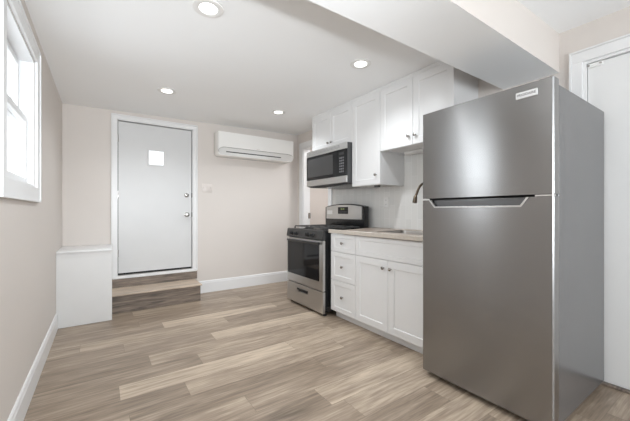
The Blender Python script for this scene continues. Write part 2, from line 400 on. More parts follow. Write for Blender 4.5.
# back entry door
casing_mb = MB(); casing_frame(casing_mb, 'y', YB, -1, D1[0], D1[1], D1[2] - 0.02, D1[3], 0.046)
casing_mb.box(0.104, 1.068, YB - 0.03, YB, 0.318, 0.352, 0.003)
casing_mb.build('trim_1', M['trim'], kind='structure')
j = MB()
for x0, x1 in ((D1[0], D1[0] + 0.006), (D1[1] - 0.006, D1[1])): j.box(x0, x1, YB - 0.005, YB + 0.12, D1[2], D1[3])
j.box(D1[0], D1[1], YB - 0.005, YB + 0.12, D1[3] - 0.008, D1[3]); j.build('trim_2', M['trim'], kind='structure', smooth=False)
DX0, DX1, DZ0, DZ1 = 0.163, 1.007, 0.379, 2.226
hole = (0.487, 0.668, 1.722, 1.912)
d = MB(); t_ = bmesh.new()
def slab_with_lite(mb, x0, x1, z0, z1, h, ya, yb):
    hx0, hx1, hz0, hz1 = h; t = bmesh.new()
    rings = []
    for y, r in ((ya, 0), (ya, 1), (yb, 1), (yb, 0)):
        c = ((hx0, hz0), (hx1, hz0), (hx1, hz1), (hx0, hz1)) if r else ((x0, z0), (x1, z0), (x1, z1), (x0, z1))
        rings.append([t.verts.new((u, y, v)) for u, v in c])
    for a, b in zip(rings, rings[1:] + rings[:1]):
        for i in range(4): t.faces.new((a[i], a[(i + 1) % 4], b[(i + 1) % 4], b[i]))
    bmesh.ops.recalc_face_normals(t, faces=t.faces[:]); mb.take(t)
slab_with_lite(d, DX0, DX1, DZ0, DZ1, hole, YB + 0.012, YB + 0.055)
door1 = d.build('door_1', M['door'], kind='structure', smooth=False)
ws = MB()
ws.box(D1[0] + 0.007, D1[0] + 0.020, YB + 0.056, YB + 0.07, D1[2] + 0.001, D1[3] - 0.009); ws.box(D1[1] - 0.020, D1[1] - 0.007, YB + 0.056, YB + 0.07, D1[2] + 0.001, D1[3] - 0.009)
ws.box(D1[0] + 0.020, D1[1] - 0.020, YB + 0.056, YB + 0.07, D1[3] - 0.035, D1[3] - 0.009); ws.box(D1[0] + 0.020, D1[1] - 0.020, YB + 0.056, YB + 0.07, D1[2] + 0.001, D1[2] + 0.04)
ws.build('gap_shade', M['rubber'], door1, 'dark strip standing in for the shaded gap around the door', smooth=False)  # black strip behind the slab, painting the gap's shade
f = MB()
fx0, fx1, fz0, fz1 = hole
for a in ((fx0 - 0.012, fx0 + 0.006, fz0 - 0.012, fz1 + 0.012), (fx1 - 0.006, fx1 + 0.012, fz0 - 0.012, fz1 + 0.012), (fx0 + 0.006, fx1 - 0.006, fz1 - 0.006, fz1 + 0.012), (fx0 + 0.006, fx1 - 0.006, fz0 - 0.012, fz0 + 0.006)):
    f.box(a[0], a[1], YB + 0.004, YB + 0.0125, a[2], a[3], 0.002)
f.build('lite_frame', M['door'], door1)
MB().box(fx0, fx1, YB + 0.028, YB + 0.034, fz0, fz1).build('lite_glass', M['glass'], door1, 'small square glass lite', smooth=False)
for nm, z in (('deadbolt', 1.352), ('door_knob', 1.088)):
    k = MB()
    if nm == 'door_knob': k.lathe([(0.001, -0.0005), (0.030, 0), (0.030, 0.006), (0.012, 0.010), (0.012, 0.028), (0.026, 0.036), (0.029, 0.048), (0.022, 0.058), (0, 0.061)], (0.945, YB + 0.012, z), (0, -1, 0))
    else: k.lathe([(0.001, -0.0005), (0.030, 0), (0.028, 0.010), (0.020, 0.014), (0.018, 0.022), (0, 0.024)], (0.945, YB + 0.012, z), (0, -1, 0)).box(0.939, 0.951, YB - 0.028, YB - 0.010, z - 0.016, z + 0.016, 0.003)
    k.build(nm, M['nickel'], door1, 'satin nickel ' + nm.replace('_', ' '))
    MB().box(1.010, 1.016, YB + 0.002, YB + 0.04, z - 0.03, z + 0.03).build('strike_plate', M['dark_trim'], door1, smooth=False)
for z in (0.62, 1.33, 2.02): MB().lathe([(0.005, -0.045), (0.005, 0.045)], (DX0 - 0.002, YB + 0.009, z), n=10).build('hinge', M['nickel'], door1)

# right door, seen past the refrigerator
c = MB(); casing_frame(c, 'x', XR, -1, D2[0], D2[1], 0.0, D2[3], 0.058, wt=0.068); c.build('trim_3', M['trim'], kind='structure')
j = MB()
for y0, y1 in ((D2[0], D2[0] + 0.018), (D2[1] - 0.018, D2[1])): j.box(XR - 0.004, XR + 0.12, y0, y1, 0.0, D2[3], 0.001)
j.box(XR - 0.004, XR + 0.12, D2[0] + 0.018, D2[1] - 0.018, D2[3] - 0.018, D2[3], 0.001); j.build('trim_4', M['trim'], kind='structure', smooth=False)
door2 = MB().box(XR + 0.012, XR + 0.05, D2[0] + 0.021, D2[1] - 0.021, 0.022, D2[3] - 0.022, 0.002).build('door_2', M['box'], kind='structure')
MB().lathe([(0.001, -0.0005), (0.031, 0), (0.031, 0.006), (0.012, 0.010), (0.012, 0.030), (0.026, 0.038), (0.029, 0.052), (0.022, 0.060), (0, 0.063)], (XR + 0.012, 0.655, 1.0), (-1, 0, 0)).build('door_knob', M['nickel'], door2, 'satin nickel door knob')
l = MB().box(XR - 0.001, XR + 0.012, 0.612, 0.690, 2.090, 2.116, 0.003)
l.build('door_latch', M['plastic'], door2, 'white flip latch at the top of the door')
l = MB()
for y in (0.622, 0.682): l.lathe([(0.006, 0), (0.006, 0.006), (0, 0.008)], (XR - 0.001, y, 2.103), (-1, 0, 0), n=10)
l.build('latch_screw', M['nickel'], door2)
MB().box(XR - 0.005, XR + 0.12, D2[0] + 0.02, D2[1] - 0.02, 0.001, 0.014, 0.002).build('trim_5', M['riser'], kind='structure')

# doorway beyond the range
c = MB(); casing_frame(c, 'x', XR, -1, HALL[0], HALL[1], 0.0, HALL[3], 0.075); c.build('trim_6', M['trim'], kind='structure')
j = MB()
for y0, y1 in ((HALL[0], HALL[0] + 0.012), (HALL[1] - 0.012, HALL[1])): j.box(XR - 0.004, XR + 0.12, y0, y1, 0.0, HALL[3], 0.001)
j.box(XR - 0.004, XR + 0.12, HALL[0] + 0.012, HALL[1] - 0.012, HALL[3] - 0.012, HALL[3], 0.001)
jam = j.build('trim_7', M['trim'], kind='structure', smooth=False)
for z in (1.06, 1.95): MB().box(XR + 0.086, XR + 0.119, HALL[1] - 0.016, HALL[1] - 0.0125, z - 0.045, z + 0.045).lathe([(0.006, -0.045), (0.006, 0.045)], (XR + 0.124, HALL[1] - 0.018, z), n=10).build('hinge', M['nickel'], jam, 'nickel hinge leaf')

# ------------------------------------------------------------------ setting: window in the left wall
w = MB(); y0, y1, z0, z1 = WIN
casing_frame(w, 'x', XL, 1, y0, y1, z0, z1, 0.080, bottom=True, t=0.016)
win = w.build('window_1', M['vinyl'], kind='structure')
fr = MB()
for a in ((y0, y0 + 0.016, z0, z1), (y1 - 0.016, y1, z0, z1)): fr.box(XL - 0.13, XL - 0.001, *a, 0.001)
fr.box(XL - 0.13, XL - 0.001, y0 + 0.016, y1 - 0.016, z1 - 0.016, z1, 0.001); fr.box(XL - 0.13, XL - 0.001, y0 + 0.016, y1 - 0.016, z0, z0 + 0.016, 0.001)
fr.build('window_frame', M['vinyl'], win)
def sash(nm, xa, xb, za, zb):
    s = MB(); a, b = y0 + 0.018, y1 - 0.018; r = 0.038
    s.box(xa, xb, a, a + r, za, zb, 0.003); s.box(xa, xb, b - r, b, za, zb, 0.003)
    s.box(xa, xb, a + r, b - r, za, za + r, 0.003); s.box(xa, xb, a + r, b - r, zb - r, zb, 0.003)
    o = s.build(nm, M['vinyl'], win)
    MB().box((xa + xb) / 2 - 0.003, (xa + xb) / 2 + 0.003, a + r, b - r, za + r, zb - r).build('pane', M['glass'], o, smooth=False)
    return o
ls = sash('lower_sash', XL - 0.066, XL - 0.034, z0 + 0.018, 1.735)
sash('upper_sash', XL - 0.104, XL - 0.072, 1.700, z1 - 0.018)
MB().box(XL - 0.066, XL - 0.040, (y0 + y1) / 2 - 0.025, (y0 + y1) / 2 + 0.025, 1.7355, 1.747, 0.002).build('sash_lock', M['vinyl'], ls)
# unseen window added to the left wall beside the camera, to let in fill light
w = MB(); casing_frame(w, 'x', XL, 1, WIN_ADDED[0], WIN_ADDED[1], WIN_ADDED[2], WIN_ADDED[3], 0.08, bottom=True, t=0.016)
w3 = w.build('added_side_window', M['vinyl'], kind='structure')
MB().box(XL - 0.08, XL - 0.03, WIN_ADDED[0], WIN_ADDED[1], 1.63, 1.665).build('meeting_rail', M['vinyl'], w3, smooth=False)
MB().box(XL - 0.058, XL - 0.052, WIN_ADDED[0], WIN_ADDED[1], WIN_ADDED[2], 1.629).build('pane', M['glass'], w3, smooth=False)
MB().box(XL - 0.058, XL - 0.052, WIN_ADDED[0], WIN_ADDED[1], 1.666, WIN_ADDED[3]).build('pane', M['glass'], w3, smooth=False)
# unseen window added to the rear wall behind the camera, for fill light
w = MB(); casing_frame(w, 'y', YF, 1, REAR_ADDED[0], REAR_ADDED[1], REAR_ADDED[2], REAR_ADDED[3], 0.08, bottom=True)
w.box(1.13, 1.17, YF - 0.08, YF - 0.03, REAR_ADDED[2], REAR_ADDED[3]); w2 = w.build('added_rear_window', M['vinyl'], kind='structure')
MB().box(REAR_ADDED[0], REAR_ADDED[1], YF - 0.062, YF - 0.056, REAR_ADDED[2], REAR_ADDED[3]).build('pane', M['glass'], w2, smooth=False)

# ------------------------------------------------------------------ entry step and boxed ledge
st = thing('entry_step', 'low wood plank step with pale tread below the white entry door', 'step', (0.57, 4.25, 0))
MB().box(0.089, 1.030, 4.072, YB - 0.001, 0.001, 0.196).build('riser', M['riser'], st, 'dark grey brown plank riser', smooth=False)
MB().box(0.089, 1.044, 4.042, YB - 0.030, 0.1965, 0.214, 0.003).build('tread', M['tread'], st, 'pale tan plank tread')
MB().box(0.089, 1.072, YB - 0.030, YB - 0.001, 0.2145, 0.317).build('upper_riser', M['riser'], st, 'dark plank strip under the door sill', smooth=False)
bx = thing('boxed_ledge', 'white boxed-in ledge in the corner beside the entry step', 'ledge', (-0.14, 4.15, 0))
MB().box(XL + 0.001, 0.086, 3.862, YB - 0.001, 0.001, 0.722, 0.002).build('box_panel', M['box'], bx)
MB().box(XL + 0.001, 0.088, 3.848, YB - 0.001, 0.7225, 0.742, 0.004, 2).build('ledge_top', M['trim'], bx)

# ------------------------------------------------------------------ cabinets
def shaker(x, y0, y1, z0, z1, rail=0.062, t=0.019, depth=0.007, rail_z=None):
    """door panel whose face looks along -x at x; recessed centre"""
    mb = MB(); tb = bmesh.new(); rz = rail_z or rail
    def ring(dx, iy, iz): return [tb.verts.new((x + dx, a, b)) for a, b in ((y0 + iy, z0 + iz), (y1 - iy, z0 + iz), (y1 - iy, z1 - iz), (y0 + iy, z1 - iz))]
    R = [ring(t, 0, 0), ring(0.0015, 0, 0), ring(0, 0.0015, 0.0015), ring(0, rail, rz), ring(0.002, rail + 0.001, rz + 0.001), ring(depth, rail + 0.004, rz + 0.004)]
    for a, b in zip(R, R[1:]):
        for i in range(4): tb.faces.new((a[i], a[(i + 1) % 4], b[(i + 1) % 4], b[i]))
    tb.faces.new(R[-1]); tb.faces.new(R[0]); bmesh.ops.recalc_face_normals(tb, faces=tb.faces[:])
    return mb.take(tb)
def knob(parent, x, y, z, r=0.015):
    MB().lathe([(0.0055, 0.0), (0.005, 0.012), (0.011, 0.016), (r, 0.021), (r * 0.95, 0.026), (r * 0.6, 0.029), (0, 0.030)], (x - 0.0003, y, z), (-1, 0, 0), n=18).build('knob', M['nickel'], parent, 'round brushed nickel knob')
G = 0.0018
XU, XUW = 2.320, XR - 0.0005
def ctop(): return ceil_z(XU) - 0.002
def upper(label, y0, y1, z0, doors, knobs, recess=0.0):
    c = thing('wall_cabinet', label, 'cabinet', ((XU + XR) / 2, (y0 + y1) / 2, z0), 'white upper wall cabinets')
    x0 = XU + 0.020; zt = ctop()
    mb = MB()
    mb.box(x0, XUW, y0 + 0.0005, y0 + 0.016, z0, zt); mb.box(x0, XUW, y1 - 0.016, y1 - 0.0005, z0, zt)
    mb.box(x0, XUW, y0 + 0.016, y1 - 0.016, zt - 0.02, zt); mb.box(x0, XUW, y0 + 0.016, y1 - 0.016, z0 + 0.014, z0 + 0.03)
    mb.box(XUW - 0.008, XUW, y0 + 0.016, y1 - 0.016, z0 + 0.03, zt - 0.02); mb.box(x0, x0 + 0.018, y0 + 0.016, y1 - 0.016, z0, z0 + 0.035)
    mb.build('carcass', M['cab'], c, smooth=False)
    # narrow filler strip closing the cabinet to the ceiling
    MB().box(XU + 0.004, XU + 0.0195, y0 + 0.0005, y1 - 0.0005, zt - 0.034, zt).build('top_rail', M['cab'], c, smooth=False)
    for a, b in doors:
        dr = shaker(XU, a + G, b - G, z0 + 0.003, zt - 0.037).build('door', M['cab'], c, smooth=False)
        for ky, kz in knobs:
            if a < ky < b: knob(dr, XU, ky, kz)
    return c
upper('short white two-door wall cabinet above the microwave', 2.652, 3.455, 1.912, [(2.652, 3.054), (3.054, 3.455)], [(3.020, 1.978), (3.088, 1.978)])
upper('tall narrow single-door white wall cabinet beside the microwave', 2.224, 2.651, 1.406, [(2.224, 2.651)], [(2.275, 1.508)])
upper('white two-door wall cabinet hung highest above the sink, next to the ceiling beam', 1.423, 2.223, 1.735, [(1.423, 1.823), (1.823, 2.223)], [(1.790, 1.820), (1.862, 1.820)])
tag(MB().lathe([(0.034, 0), (0.034, -0.012), (0.028, -0.018), (0, -0.018)], (2.40, 2.34, 1.4055), n=20).build('puck_light', M['black'], origin=(2.40, 2.34, 1.405)), 'small black puck fixed under the tall wall cabinet', 'light')
ul = thing('under_cabinet_light', 'slim white light bar under the two-door cabinet above the sink', 'light', (2.61, 1.78, 1.72))
MB().box(2.585, 2.640, 1.47, 2.14, 1.722, 1.7485, 0.004).build('light_housing', M['plastic'], ul)
MB().box(2.592, 2.633, 1.49, 2.12, 1.716, 1.7215, 0.002).build('diffuser', M['plastic'], ul)

XC, ZT = 2.020, 0.902
def carcass(c, y0, y1):
    a, b, ya, yb = XC + 0.0205, XR - 0.001, y0 + 0.0005, y1 - 0.0005; k = MB()
    k.box(a, b, ya, ya + 0.016, 0.082, ZT); k.box(a, b, yb - 0.016, yb, 0.082, ZT); k.box(a, b, ya + 0.016, yb - 0.016, 0.082, 0.098)
    k.box(b - 0.008, b, ya + 0.016, yb - 0.016, 0.098, ZT); k.box(a, a + 0.018, ya + 0.016, yb - 0.016, 0.098, ZT)
    k.build('carcass', M['cab'], c, smooth=False)
    MB().box(XC + 0.075, XC + 0.090, y0 + 0.0005, y1 - 0.0005, 0.0008, 0.0815).build('toe_kick', M['cab'], c, smooth=False)
b1 = thing('base_cabinet', 'white three-drawer base cabinet beside the range', 'cabinet', (2.35, 2.443, 0), 'white base cabinets')
carcass(b1, 2.262, 2.650)
for z0, z1 in ((0.086, 0.410), (0.414, 0.708), (0.712, 0.895)):
    dr = shaker(XC, 2.262 + G, 2.650 - G, z0, z1, 0.055, rail_z=0.048 if z1 - z0 > 0.2 else 0.038).build('drawer', M['cab'], b1, smooth=False)
    knob(dr, XC + (0.007 if True else 0), 2.457, (z0 + z1) / 2 + 0.003)
b2 = thing('base_cabinet', 'white two-door sink base cabinet with one wide false drawer front', 'cabinet', (2.35, 1.833, 0), 'white base cabinets')
carcass(b2, 1.430, 2.261)
shaker(XC, 1.430 + G, 2.261 - G, 0.712, 0.895, 0.055, rail_z=0.038).build('false_drawer_front', M['cab'], b2, smooth=False)
for a, b, ky in ((1.430, 1.845, 1.808), (1.845, 2.261, 1.890)):
    dr = shaker(XC, a + G, b - G, 0.086, 0.708).build('door', M['cab'], b2, smooth=False); knob(dr, XC, ky, 0.640)

# worktop with a cut-out for the sink
SK = (2.130, 2.540, 1.56, 2.115)
wt = MB(); X0, X1, Y0, Y1 = 1.992, XR - 0.0005, 1.395, 2.657
tb = bmesh.new()
def plate(tb, X0, X1, Y0, Y1, h, za, zb, r=0.05):
    inner = rrect(h[0], h[1], h[2], h[3], r, 5)
    n = len(inner)
    def outer_pt(u, v):
        cu, cv = (h[0] + h[1]) / 2, (h[2] + h[3]) / 2; du, dv = u - cu, v - cv
        k = min((((X1 if du > 0 else X0) - cu) / du) if abs(du) > 1e-6 else 1e9, (((Y1 if dv > 0 else Y0) - cv) / dv) if abs(dv) > 1e-6 else 1e9)
        return cu + du * k, cv + dv * k
    cor = [(X0, Y0), (X1, Y0), (X1, Y1), (X0, Y1)]
    lv = {}
    for z in (za, zb):
        I = [tb.verts.new((u, v, z)) for u, v in inner]; O = [tb.verts.new((*outer_pt(u, v), z)) for u, v in inner]
        C4 = [tb.verts.new((u, v, z)) for u, v in cor]; lv[z] = (I, O, C4)
        for i in range(n):
            k = (i + 1) % n; a, b = O[i].co, O[k].co
            same = abs(a.x - b.x) < 1e-5 or abs(a.y - b.y) < 1e-5
            if same: tb.faces.new((I[i], I[k], O[k], O[i]))
            else:
                cc = min(C4, key=lambda w_: (w_.co - (a + b) / 2).length); tb.faces.new((I[i], I[k], O[k], cc, O[i]))
    (Ia, Oa, Ca), (Ib, Ob, Cb) = lv[za], lv[zb]
    for i in range(n):
        k = (i + 1) % n; tb.faces.new((Ia[i], Ia[k], Ib[k], Ib[i]))
        a, b = Oa[i].co, Oa[k].co
        if abs(a.x - b.x) < 1e-5 or abs(a.y - b.y) < 1e-5: tb.faces.new((Oa[i], Oa[k], Ob[k], Ob[i]))
        else:
            q = min(range(4), key=lambda w_: (Ca[w_].co - (a + b) / 2).length)
            tb.faces.new((Oa[i], Ca[q], Cb[q], Ob[i])); tb.faces.new((Ca[q], Oa[k], Ob[k], Cb[q]))
    bmesh.ops.recalc_face_normals(tb, faces=tb.faces[:])
plate(tb, X0 + 0.012, X1, Y0, Y1, SK, 0.9025, 0.942); wt.take(tb)
top = thing('worktop', 'tan laminate worktop with a pale front edge over the white base cabinets', 'worktop', (2.34, 2.02, 0.9025))
wt.build('worktop_slab', M['counter'], top, smooth=False)
MB().box(X0, X0 + 0.0118, Y0, Y1, 0.9025, 0.942, 0.003).build('front_edge', M['counter_edge'], top, 'pale beige front edge strip')
# sink
tb = bmesh.new()
sink = thing('sink', 'stainless undermount sink bowl set into the tan worktop', 'sink', (2.335, 1.84, 0.76))
R = []
for ins, z, rr in ((-0.0, 0.939, 0.05), (0.002, 0.935, 0.05), (0.010, 0.78, 0.055), (0.04, 0.752, 0.07)):
    R.append([tb.verts.new((u, v, z)) for u, v in rrect(SK[0] + 0.0015 + ins, SK[1] - 0.0015 - ins, SK[2] + 0.0015 + ins, SK[3] - 0.0015 - ins, rr, 5)])
for a, b in zip(R, R[1:]):
    for i in range(len(a)): k = (i + 1) % len(a); tb.faces.new((a[i], a[k], b[k], b[i]))
tb.faces.new(R[-1]); bmesh.ops.recalc_face_normals(tb, faces=tb.faces[:])
for fc in tb.faces: fc.normal_flip() if fc.normal.z < -0.9 else None
MB().take(tb).build('sink_bowl', M['sink'], sink)
MB().lathe([(0.042, 0), (0.042, 0.003), (0.03, 0.002), (0, 0.001)], (2.335, 1.84, 0.7525)).build('drain', M['chrome'], sink)
# faucet
fc = thing('faucet', 'dark bronze gooseneck pull-down faucet behind the sink', 'faucet', (2.605, 1.80, 0.9425))
MB().lathe([(0.027, 0), (0.027, 0.008), (0.020, 0.016), (0.018, 0.10), (0.015, 0.115), (0.0125, 0.12)], (2.605, 1.80, 0.9425)).build('faucet_base', M['bronze'], fc)
pts = [(2.605, 1.80, 1.03), (2.605, 1.80, 1.26)]
for i in range(1, 13):
    a = PI * i / 13.5; pts.append((2.51 + 0.095 * math.cos(a), 1.80 + 0.05 * (i / 13), 1.28 + 0.118 * math.sin(a)))
pts.append((2.402, 1.855, 1.268))
MB().tube(pts, 0.0115).build('spout', M['bronze'], fc)
MB().lathe([(0.0125, 0), (0.0165, 0.010), (0.0210, 0.056), (0.0205, 0.068), (0.012, 0.071), (0, 0.071)], (2.404, 1.855, 1.277), (-0.19, 0.03, -1)).build('spray_head', M['bronze'], fc)
MB().tube([(2.605, 1.785, 1.0), (2.605, 1.75, 1.01), (2.595, 1.68, 1.04)], [0.008, 0.007, 0.006]).build('faucet_handle', M['bronze'], fc)

# tiled backsplash
MB().box(XR - 0.0004, XR + 0.0002, 1.36, 3.470, 0.86, 1.92).build('backsplash', M['tile'], kind='structure', smooth=False)
ot = thing('wall_outlet', 'white duplex outlet on the tiled backsplash', 'outlet', (XR, 2.478, 1.235))
MB().box(XR - 0.0065, XR - 0.0006, 2.440, 2.518, 1.175, 1.297, 0.003, 2).build('cover_plate', M['plastic'], ot)
for z in (1.212, 1.260):
    MB().prism(rrect(2.464, 2.494, z - 0.017, z + 0.017, 0.010), 'x', XR - 0.0085, XR - 0.0067).build('receptacle', M['plastic'], ot)
    s = MB()
    for y in (2.472, 2.485): s.box(XR - 0.0090, XR - 0.0086, y - 0.0012, y + 0.0012, z - 0.005, z + 0.006)
    s.build('slot', M['slot'], ot, smooth=False)
sw = thing('switch_plate', 'wall-coloured three-gang switch plate beside the entry door', 'switch', (1.213, YB, 1.458))
MB().box(1.143, 1.282, YB - 0.0065, YB - 0.0005, 1.402, 1.514, 0.003, 2).build('cover_plate', M['plate'], sw)
for x in (1.166, 1.2125, 1.259):
    MB().box(x - 0.006, x + 0.006, YB - 0.016, YB - 0.0067, 1.452, 1.474, 0.002).build('toggle', M['plate'], sw)

# ------------------------------------------------------------------ gas range
RX, RY0, RY1 = 1.944, 2.690, 3.462
rg = thing('gas_range', 'stainless and black freestanding gas range under the microwave', 'stove', (2.3, 3.063, 0))
MB().box(RX + 0.032, XR - 0.025, RY0 + 0.004, RY1 - 0.004, 0.042, 0.898, 0.003).build('range_body', M['black'], rg, 'black enamel side panels')
for y in (RY0 + 0.04, RY1 - 0.04):
    for x in (RX + 0.055, XR - 0.08): MB().lathe([(0.022, 0.0), (0.022, 0.016), (0.012, 0.020), (0.012, 0.0415)], (x, y, 0.0005), n=14).build('foot', M['rubber'], rg)
# drawer with a pocket pull
HY0, HY1, HZ0, HZ1 = 2.985, 3.205, 0.176, 0.206
tb = bmesh.new()
rings = []
for xx, hole_ in ((RX + 0.030, 0), (RX + 0.002, 0), (RX, 0.002), ):
    rings.append([tb.verts.new((xx, a, b)) for a, b in ((RY0 + hole_, 0.032 + hole_), (RY1 - hole_, 0.032 + hole_), (RY1 - hole_, 0.262 - hole_), (RY0 + hole_, 0.262 - hole_))])
for xx in (RX, RX + 0.020): rings.append([tb.verts.new((xx, a, b)) for a, b in ((HY0, HZ0), (HY1, HZ0), (HY1, HZ1), (HY0, HZ1))])
for a, b in zip(rings, rings[1:]):
    for i in range(4): tb.faces.new((a[i], a[(i + 1) % 4], b[(i + 1) % 4], b[i]))
tb.faces.new(rings[-1]); tb.faces.new(rings[0]); bmesh.ops.recalc_face_normals(tb, faces=tb.faces[:])
dw = MB().take(tb).build('drawer', M['range_steel'], rg, 'stainless storage drawer', smooth=False)
h = MB().prism(rrect(HY0 - 0.006, HY1 + 0.006, HZ1 - 0.006, HZ1 + 0.010, 0.005, 4), 'x', RX - 0.010, RX - 0.0003)
h.box(RX + 0.0125, RX + 0.0195, HY0 + 0.001, HY1 - 0.001, HZ0 + 0.001, HZ1 - 0.007)
h.build('drawer_pull', M['black'], dw, 'black pocket pull')
# oven door: steel frame, black glass, handle bar
tb = bmesh.new(); rings = []
OZ0, OZ1 = 0.272, 0.812
for xx, o_ in ((RX + 0.030, 0), (RX + 0.002, 0), (RX, 0.002)): rings.append([tb.verts.new((xx, a, b)) for a, b in ((RY0 + o_, OZ0 + o_), (RY1 - o_, OZ0 + o_), (RY1 - o_, OZ1 - o_), (RY0 + o_, OZ1 - o_))])
GI = (RY0 + 0.066, RY1 - 0.012, OZ0 + 0.095, OZ1 - 0.030)
for xx in (RX, RX + 0.006): rings.append([tb.verts.new((xx, a, b)) for a, b in ((GI[0], GI[2]), (GI[1], GI[2]), (GI[1], GI[3]), (GI[0], GI[3]))])
for a, b in zip(rings, rings[1:]):
    for i in range(4): tb.faces.new((a[i], a[(i + 1) % 4], b[(i + 1) % 4], b[i]))
tb.faces.new(rings[-1]); tb.faces.new(rings[0]); bmesh.ops.recalc_face_normals(tb, faces=tb.faces[:])
od = MB().take(tb).build('oven_door', M['range_steel'], rg, 'stainless framed oven door', smooth=False)
MB().box(RX + 0.0005, RX + 0.0055, GI[0] + 0.001, GI[1] - 0.001, GI[2] + 0.001, GI[3] - 0.001, 0.001).build('oven_window', M['black_glass'], od, 'black glass window')
hb = MB(); hb.tube([(RX - 0.024, RY0 + 0.04, 0.782), (RX - 0.030, (RY0 + RY1) / 2, 0.782), (RX - 0.024, RY1 - 0.05, 0.782)], 0.0115)
for y in (RY0 + 0.065, RY1 - 0.075): hb.box(RX - 0.026, RX - 0.0003, y - 0.012, y + 0.012, 0.770, 0.794, 0.003)
hb.build('oven_handle', M['panel_black'], od, 'black bar handle')
# sloped control panel and knobs
cp = MB().prism([(RX + 0.031, 0.818), (RX - 0.004, 0.820), (RX - 0.010, 0.827), (RX + 0.004, 0.914), (RX + 0.012, 0.923), (RX + 0.031, 0.923)], 'y', RY0 + 0.001, RY1 - 0.001).build('control_panel', M['panel_black'], rg, 'black front control panel', smooth=False)
for y in (2.775, 2.885, 2.985, 3.215, 3.325):
    zz = 0.868; nx = Vector((-1, 0, 0.17)).normalized()
    if abs(y - 2.775) < .01: y = 2.872
    elif abs(y - 2.885) < .01: y = 2.972
    elif abs(y - 2.985) < .01: continue
    k = MB().lathe([(0.026, 0), (0.026, 0.004), (0.020, 0.008), (0.018, 0.030), (0.014, 0.034), (0, 0.034)], (RX - 0.0030, y, zz), nx, n=20)
    k.box(RX - 0.046, RX - 0.036, y - 0.004, y + 0.004, zz - 0.012, zz + 0.022, 0.002)
    k.build('knob', M['black'], cp, 'black burner knob')
# cooktop, burners, grates
MB().box(RX + 0.0315, XR - 0.03, RY0, RY1, 0.8985, 0.920, 0.004).build('cooktop', M['black'], rg)
for bx_, by_ in ((2.14, 2.86), (2.14, 3.265), (2.42, 2.86), (2.42, 3.265)):
    MB().lathe([(0.055, 0), (0.055, 0.006), (0.040, 0.010), (0.040, 0.016), (0.032, 0.020), (0, 0.020)], (bx_, by_, 0.9202), n=22).build('burner', M['black_matte'], rg)
for ya, yb in ((RY0 + 0.025, 3.055), (3.071, RY1 - 0.025)):
    g = MB(); xa, xb = RX + 0.10, XR - 0.20; z = 0.946; r = 0.006
    for y in (ya, yb): g.box(xa, xb, y - r, y + r, z - 0.006, z + 0.008, 0.002)
    for x in (xa, (xa + xb) / 2, xb): g.box(x - r, x + r, ya + r, yb - r, z - 0.006, z + 0.008, 0.002)
    ym = (ya + yb) / 2
    for bx_ in (2.14, 2.42):
        for s_ in (-1, 1):
            g.box(bx_ + s_ * 0.045 - 0.0, bx_ + s_ * 0.045 + 0.001, ym - r, ym + r, z - 0.004, z + 0.006) if False else None
            g.box(min(bx_ + s_ * 0.03, bx_ + s_ * 0.115), max(bx_ + s_ * 0.03, bx_ + s_ * 0.115), ym - 0.005, ym + 0.005, z - 0.004, z + 0.010, 0.002)
            g.box(bx_ - 0.005, bx_ + 0.005, min(ym + s_ * 0.03, ym + s_ * 0.16), max(ym + s_ * 0.03, ym + s_ * 0.16), z - 0.004, z + 0.010, 0.002)
    for x in (xa, xb):
        for y in (ya, yb): g.box(x - r, x + r, y - r, y + r, 0.9205, z - 0.006)
    g.build('grate', M['grate'], rg, 'cast iron burner grate')
# backguard
BGX = 2.545
bgp = []
for i in range(13):
    u = i / 12; y = RY0 + 0.002 + (RY1 - RY0 - 0.004) * u; bgp.append((y, 1.190 + 0.038 * math.sin(PI * u) ** 0.7))
MB().prism([(RY1 - 0.002, 0.921), (RY0 + 0.002, 0.921)] + bgp, 'x', BGX, BGX + 0.075, 0.004).build('backguard', M['black'], rg, 'black arched backguard', smooth=True)
bp_ = []
for i in range(13):
    u = i / 12; y = RY0 + 0.030 + (RY1 - RY0 - 0.075) * u; bp_.append((y, 1.178 + 0.036 * math.sin(PI * (0.04 + u * 0.92)) ** 0.7))
pn = MB().prism([(RY1 - 0.045, 1.035), (RY0 + 0.030, 1.035)] + bp_, 'x', BGX - 0.014, BGX - 0.0005).build('back_panel', M['range_steel'], rg, 'stainless control face of the backguard', smooth=False)
MB().box(BGX - 0.0165, BGX - 0.0145, 2.965, 3.165, 1.100, 1.186, 0.001).build('clock_panel', M['black_glass'], pn, 'black clock and timer panel')
dp = MB()
for i, y in enumerate((3.10, 3.083, 3.060, 3.043)): dp.box(BGX - 0.0175, BGX - 0.0167, y - 0.005, y + 0.005, 1.153, 1.171)
dp.build('clock_digits', M['display'], pn, smooth=False)
bt = MB()
for y in (2.985, 3.01, 3.035, 3.06, 3.085, 3.11, 3.135): bt.lathe([(0.006, 0), (0.006, 0.001), (0, 0.001)], (BGX - 0.0166, y, 1.124), (-1, 0, 0), n=10)
bt.build('clock_buttons', M['ink'], pn)
MB().box(BGX - 0.0152, BGX - 0.0145, 3.285, 3.395, 1.095, 1.145).build('sticker', M['plastic'], pn, 'white energy sticker', smooth=False)

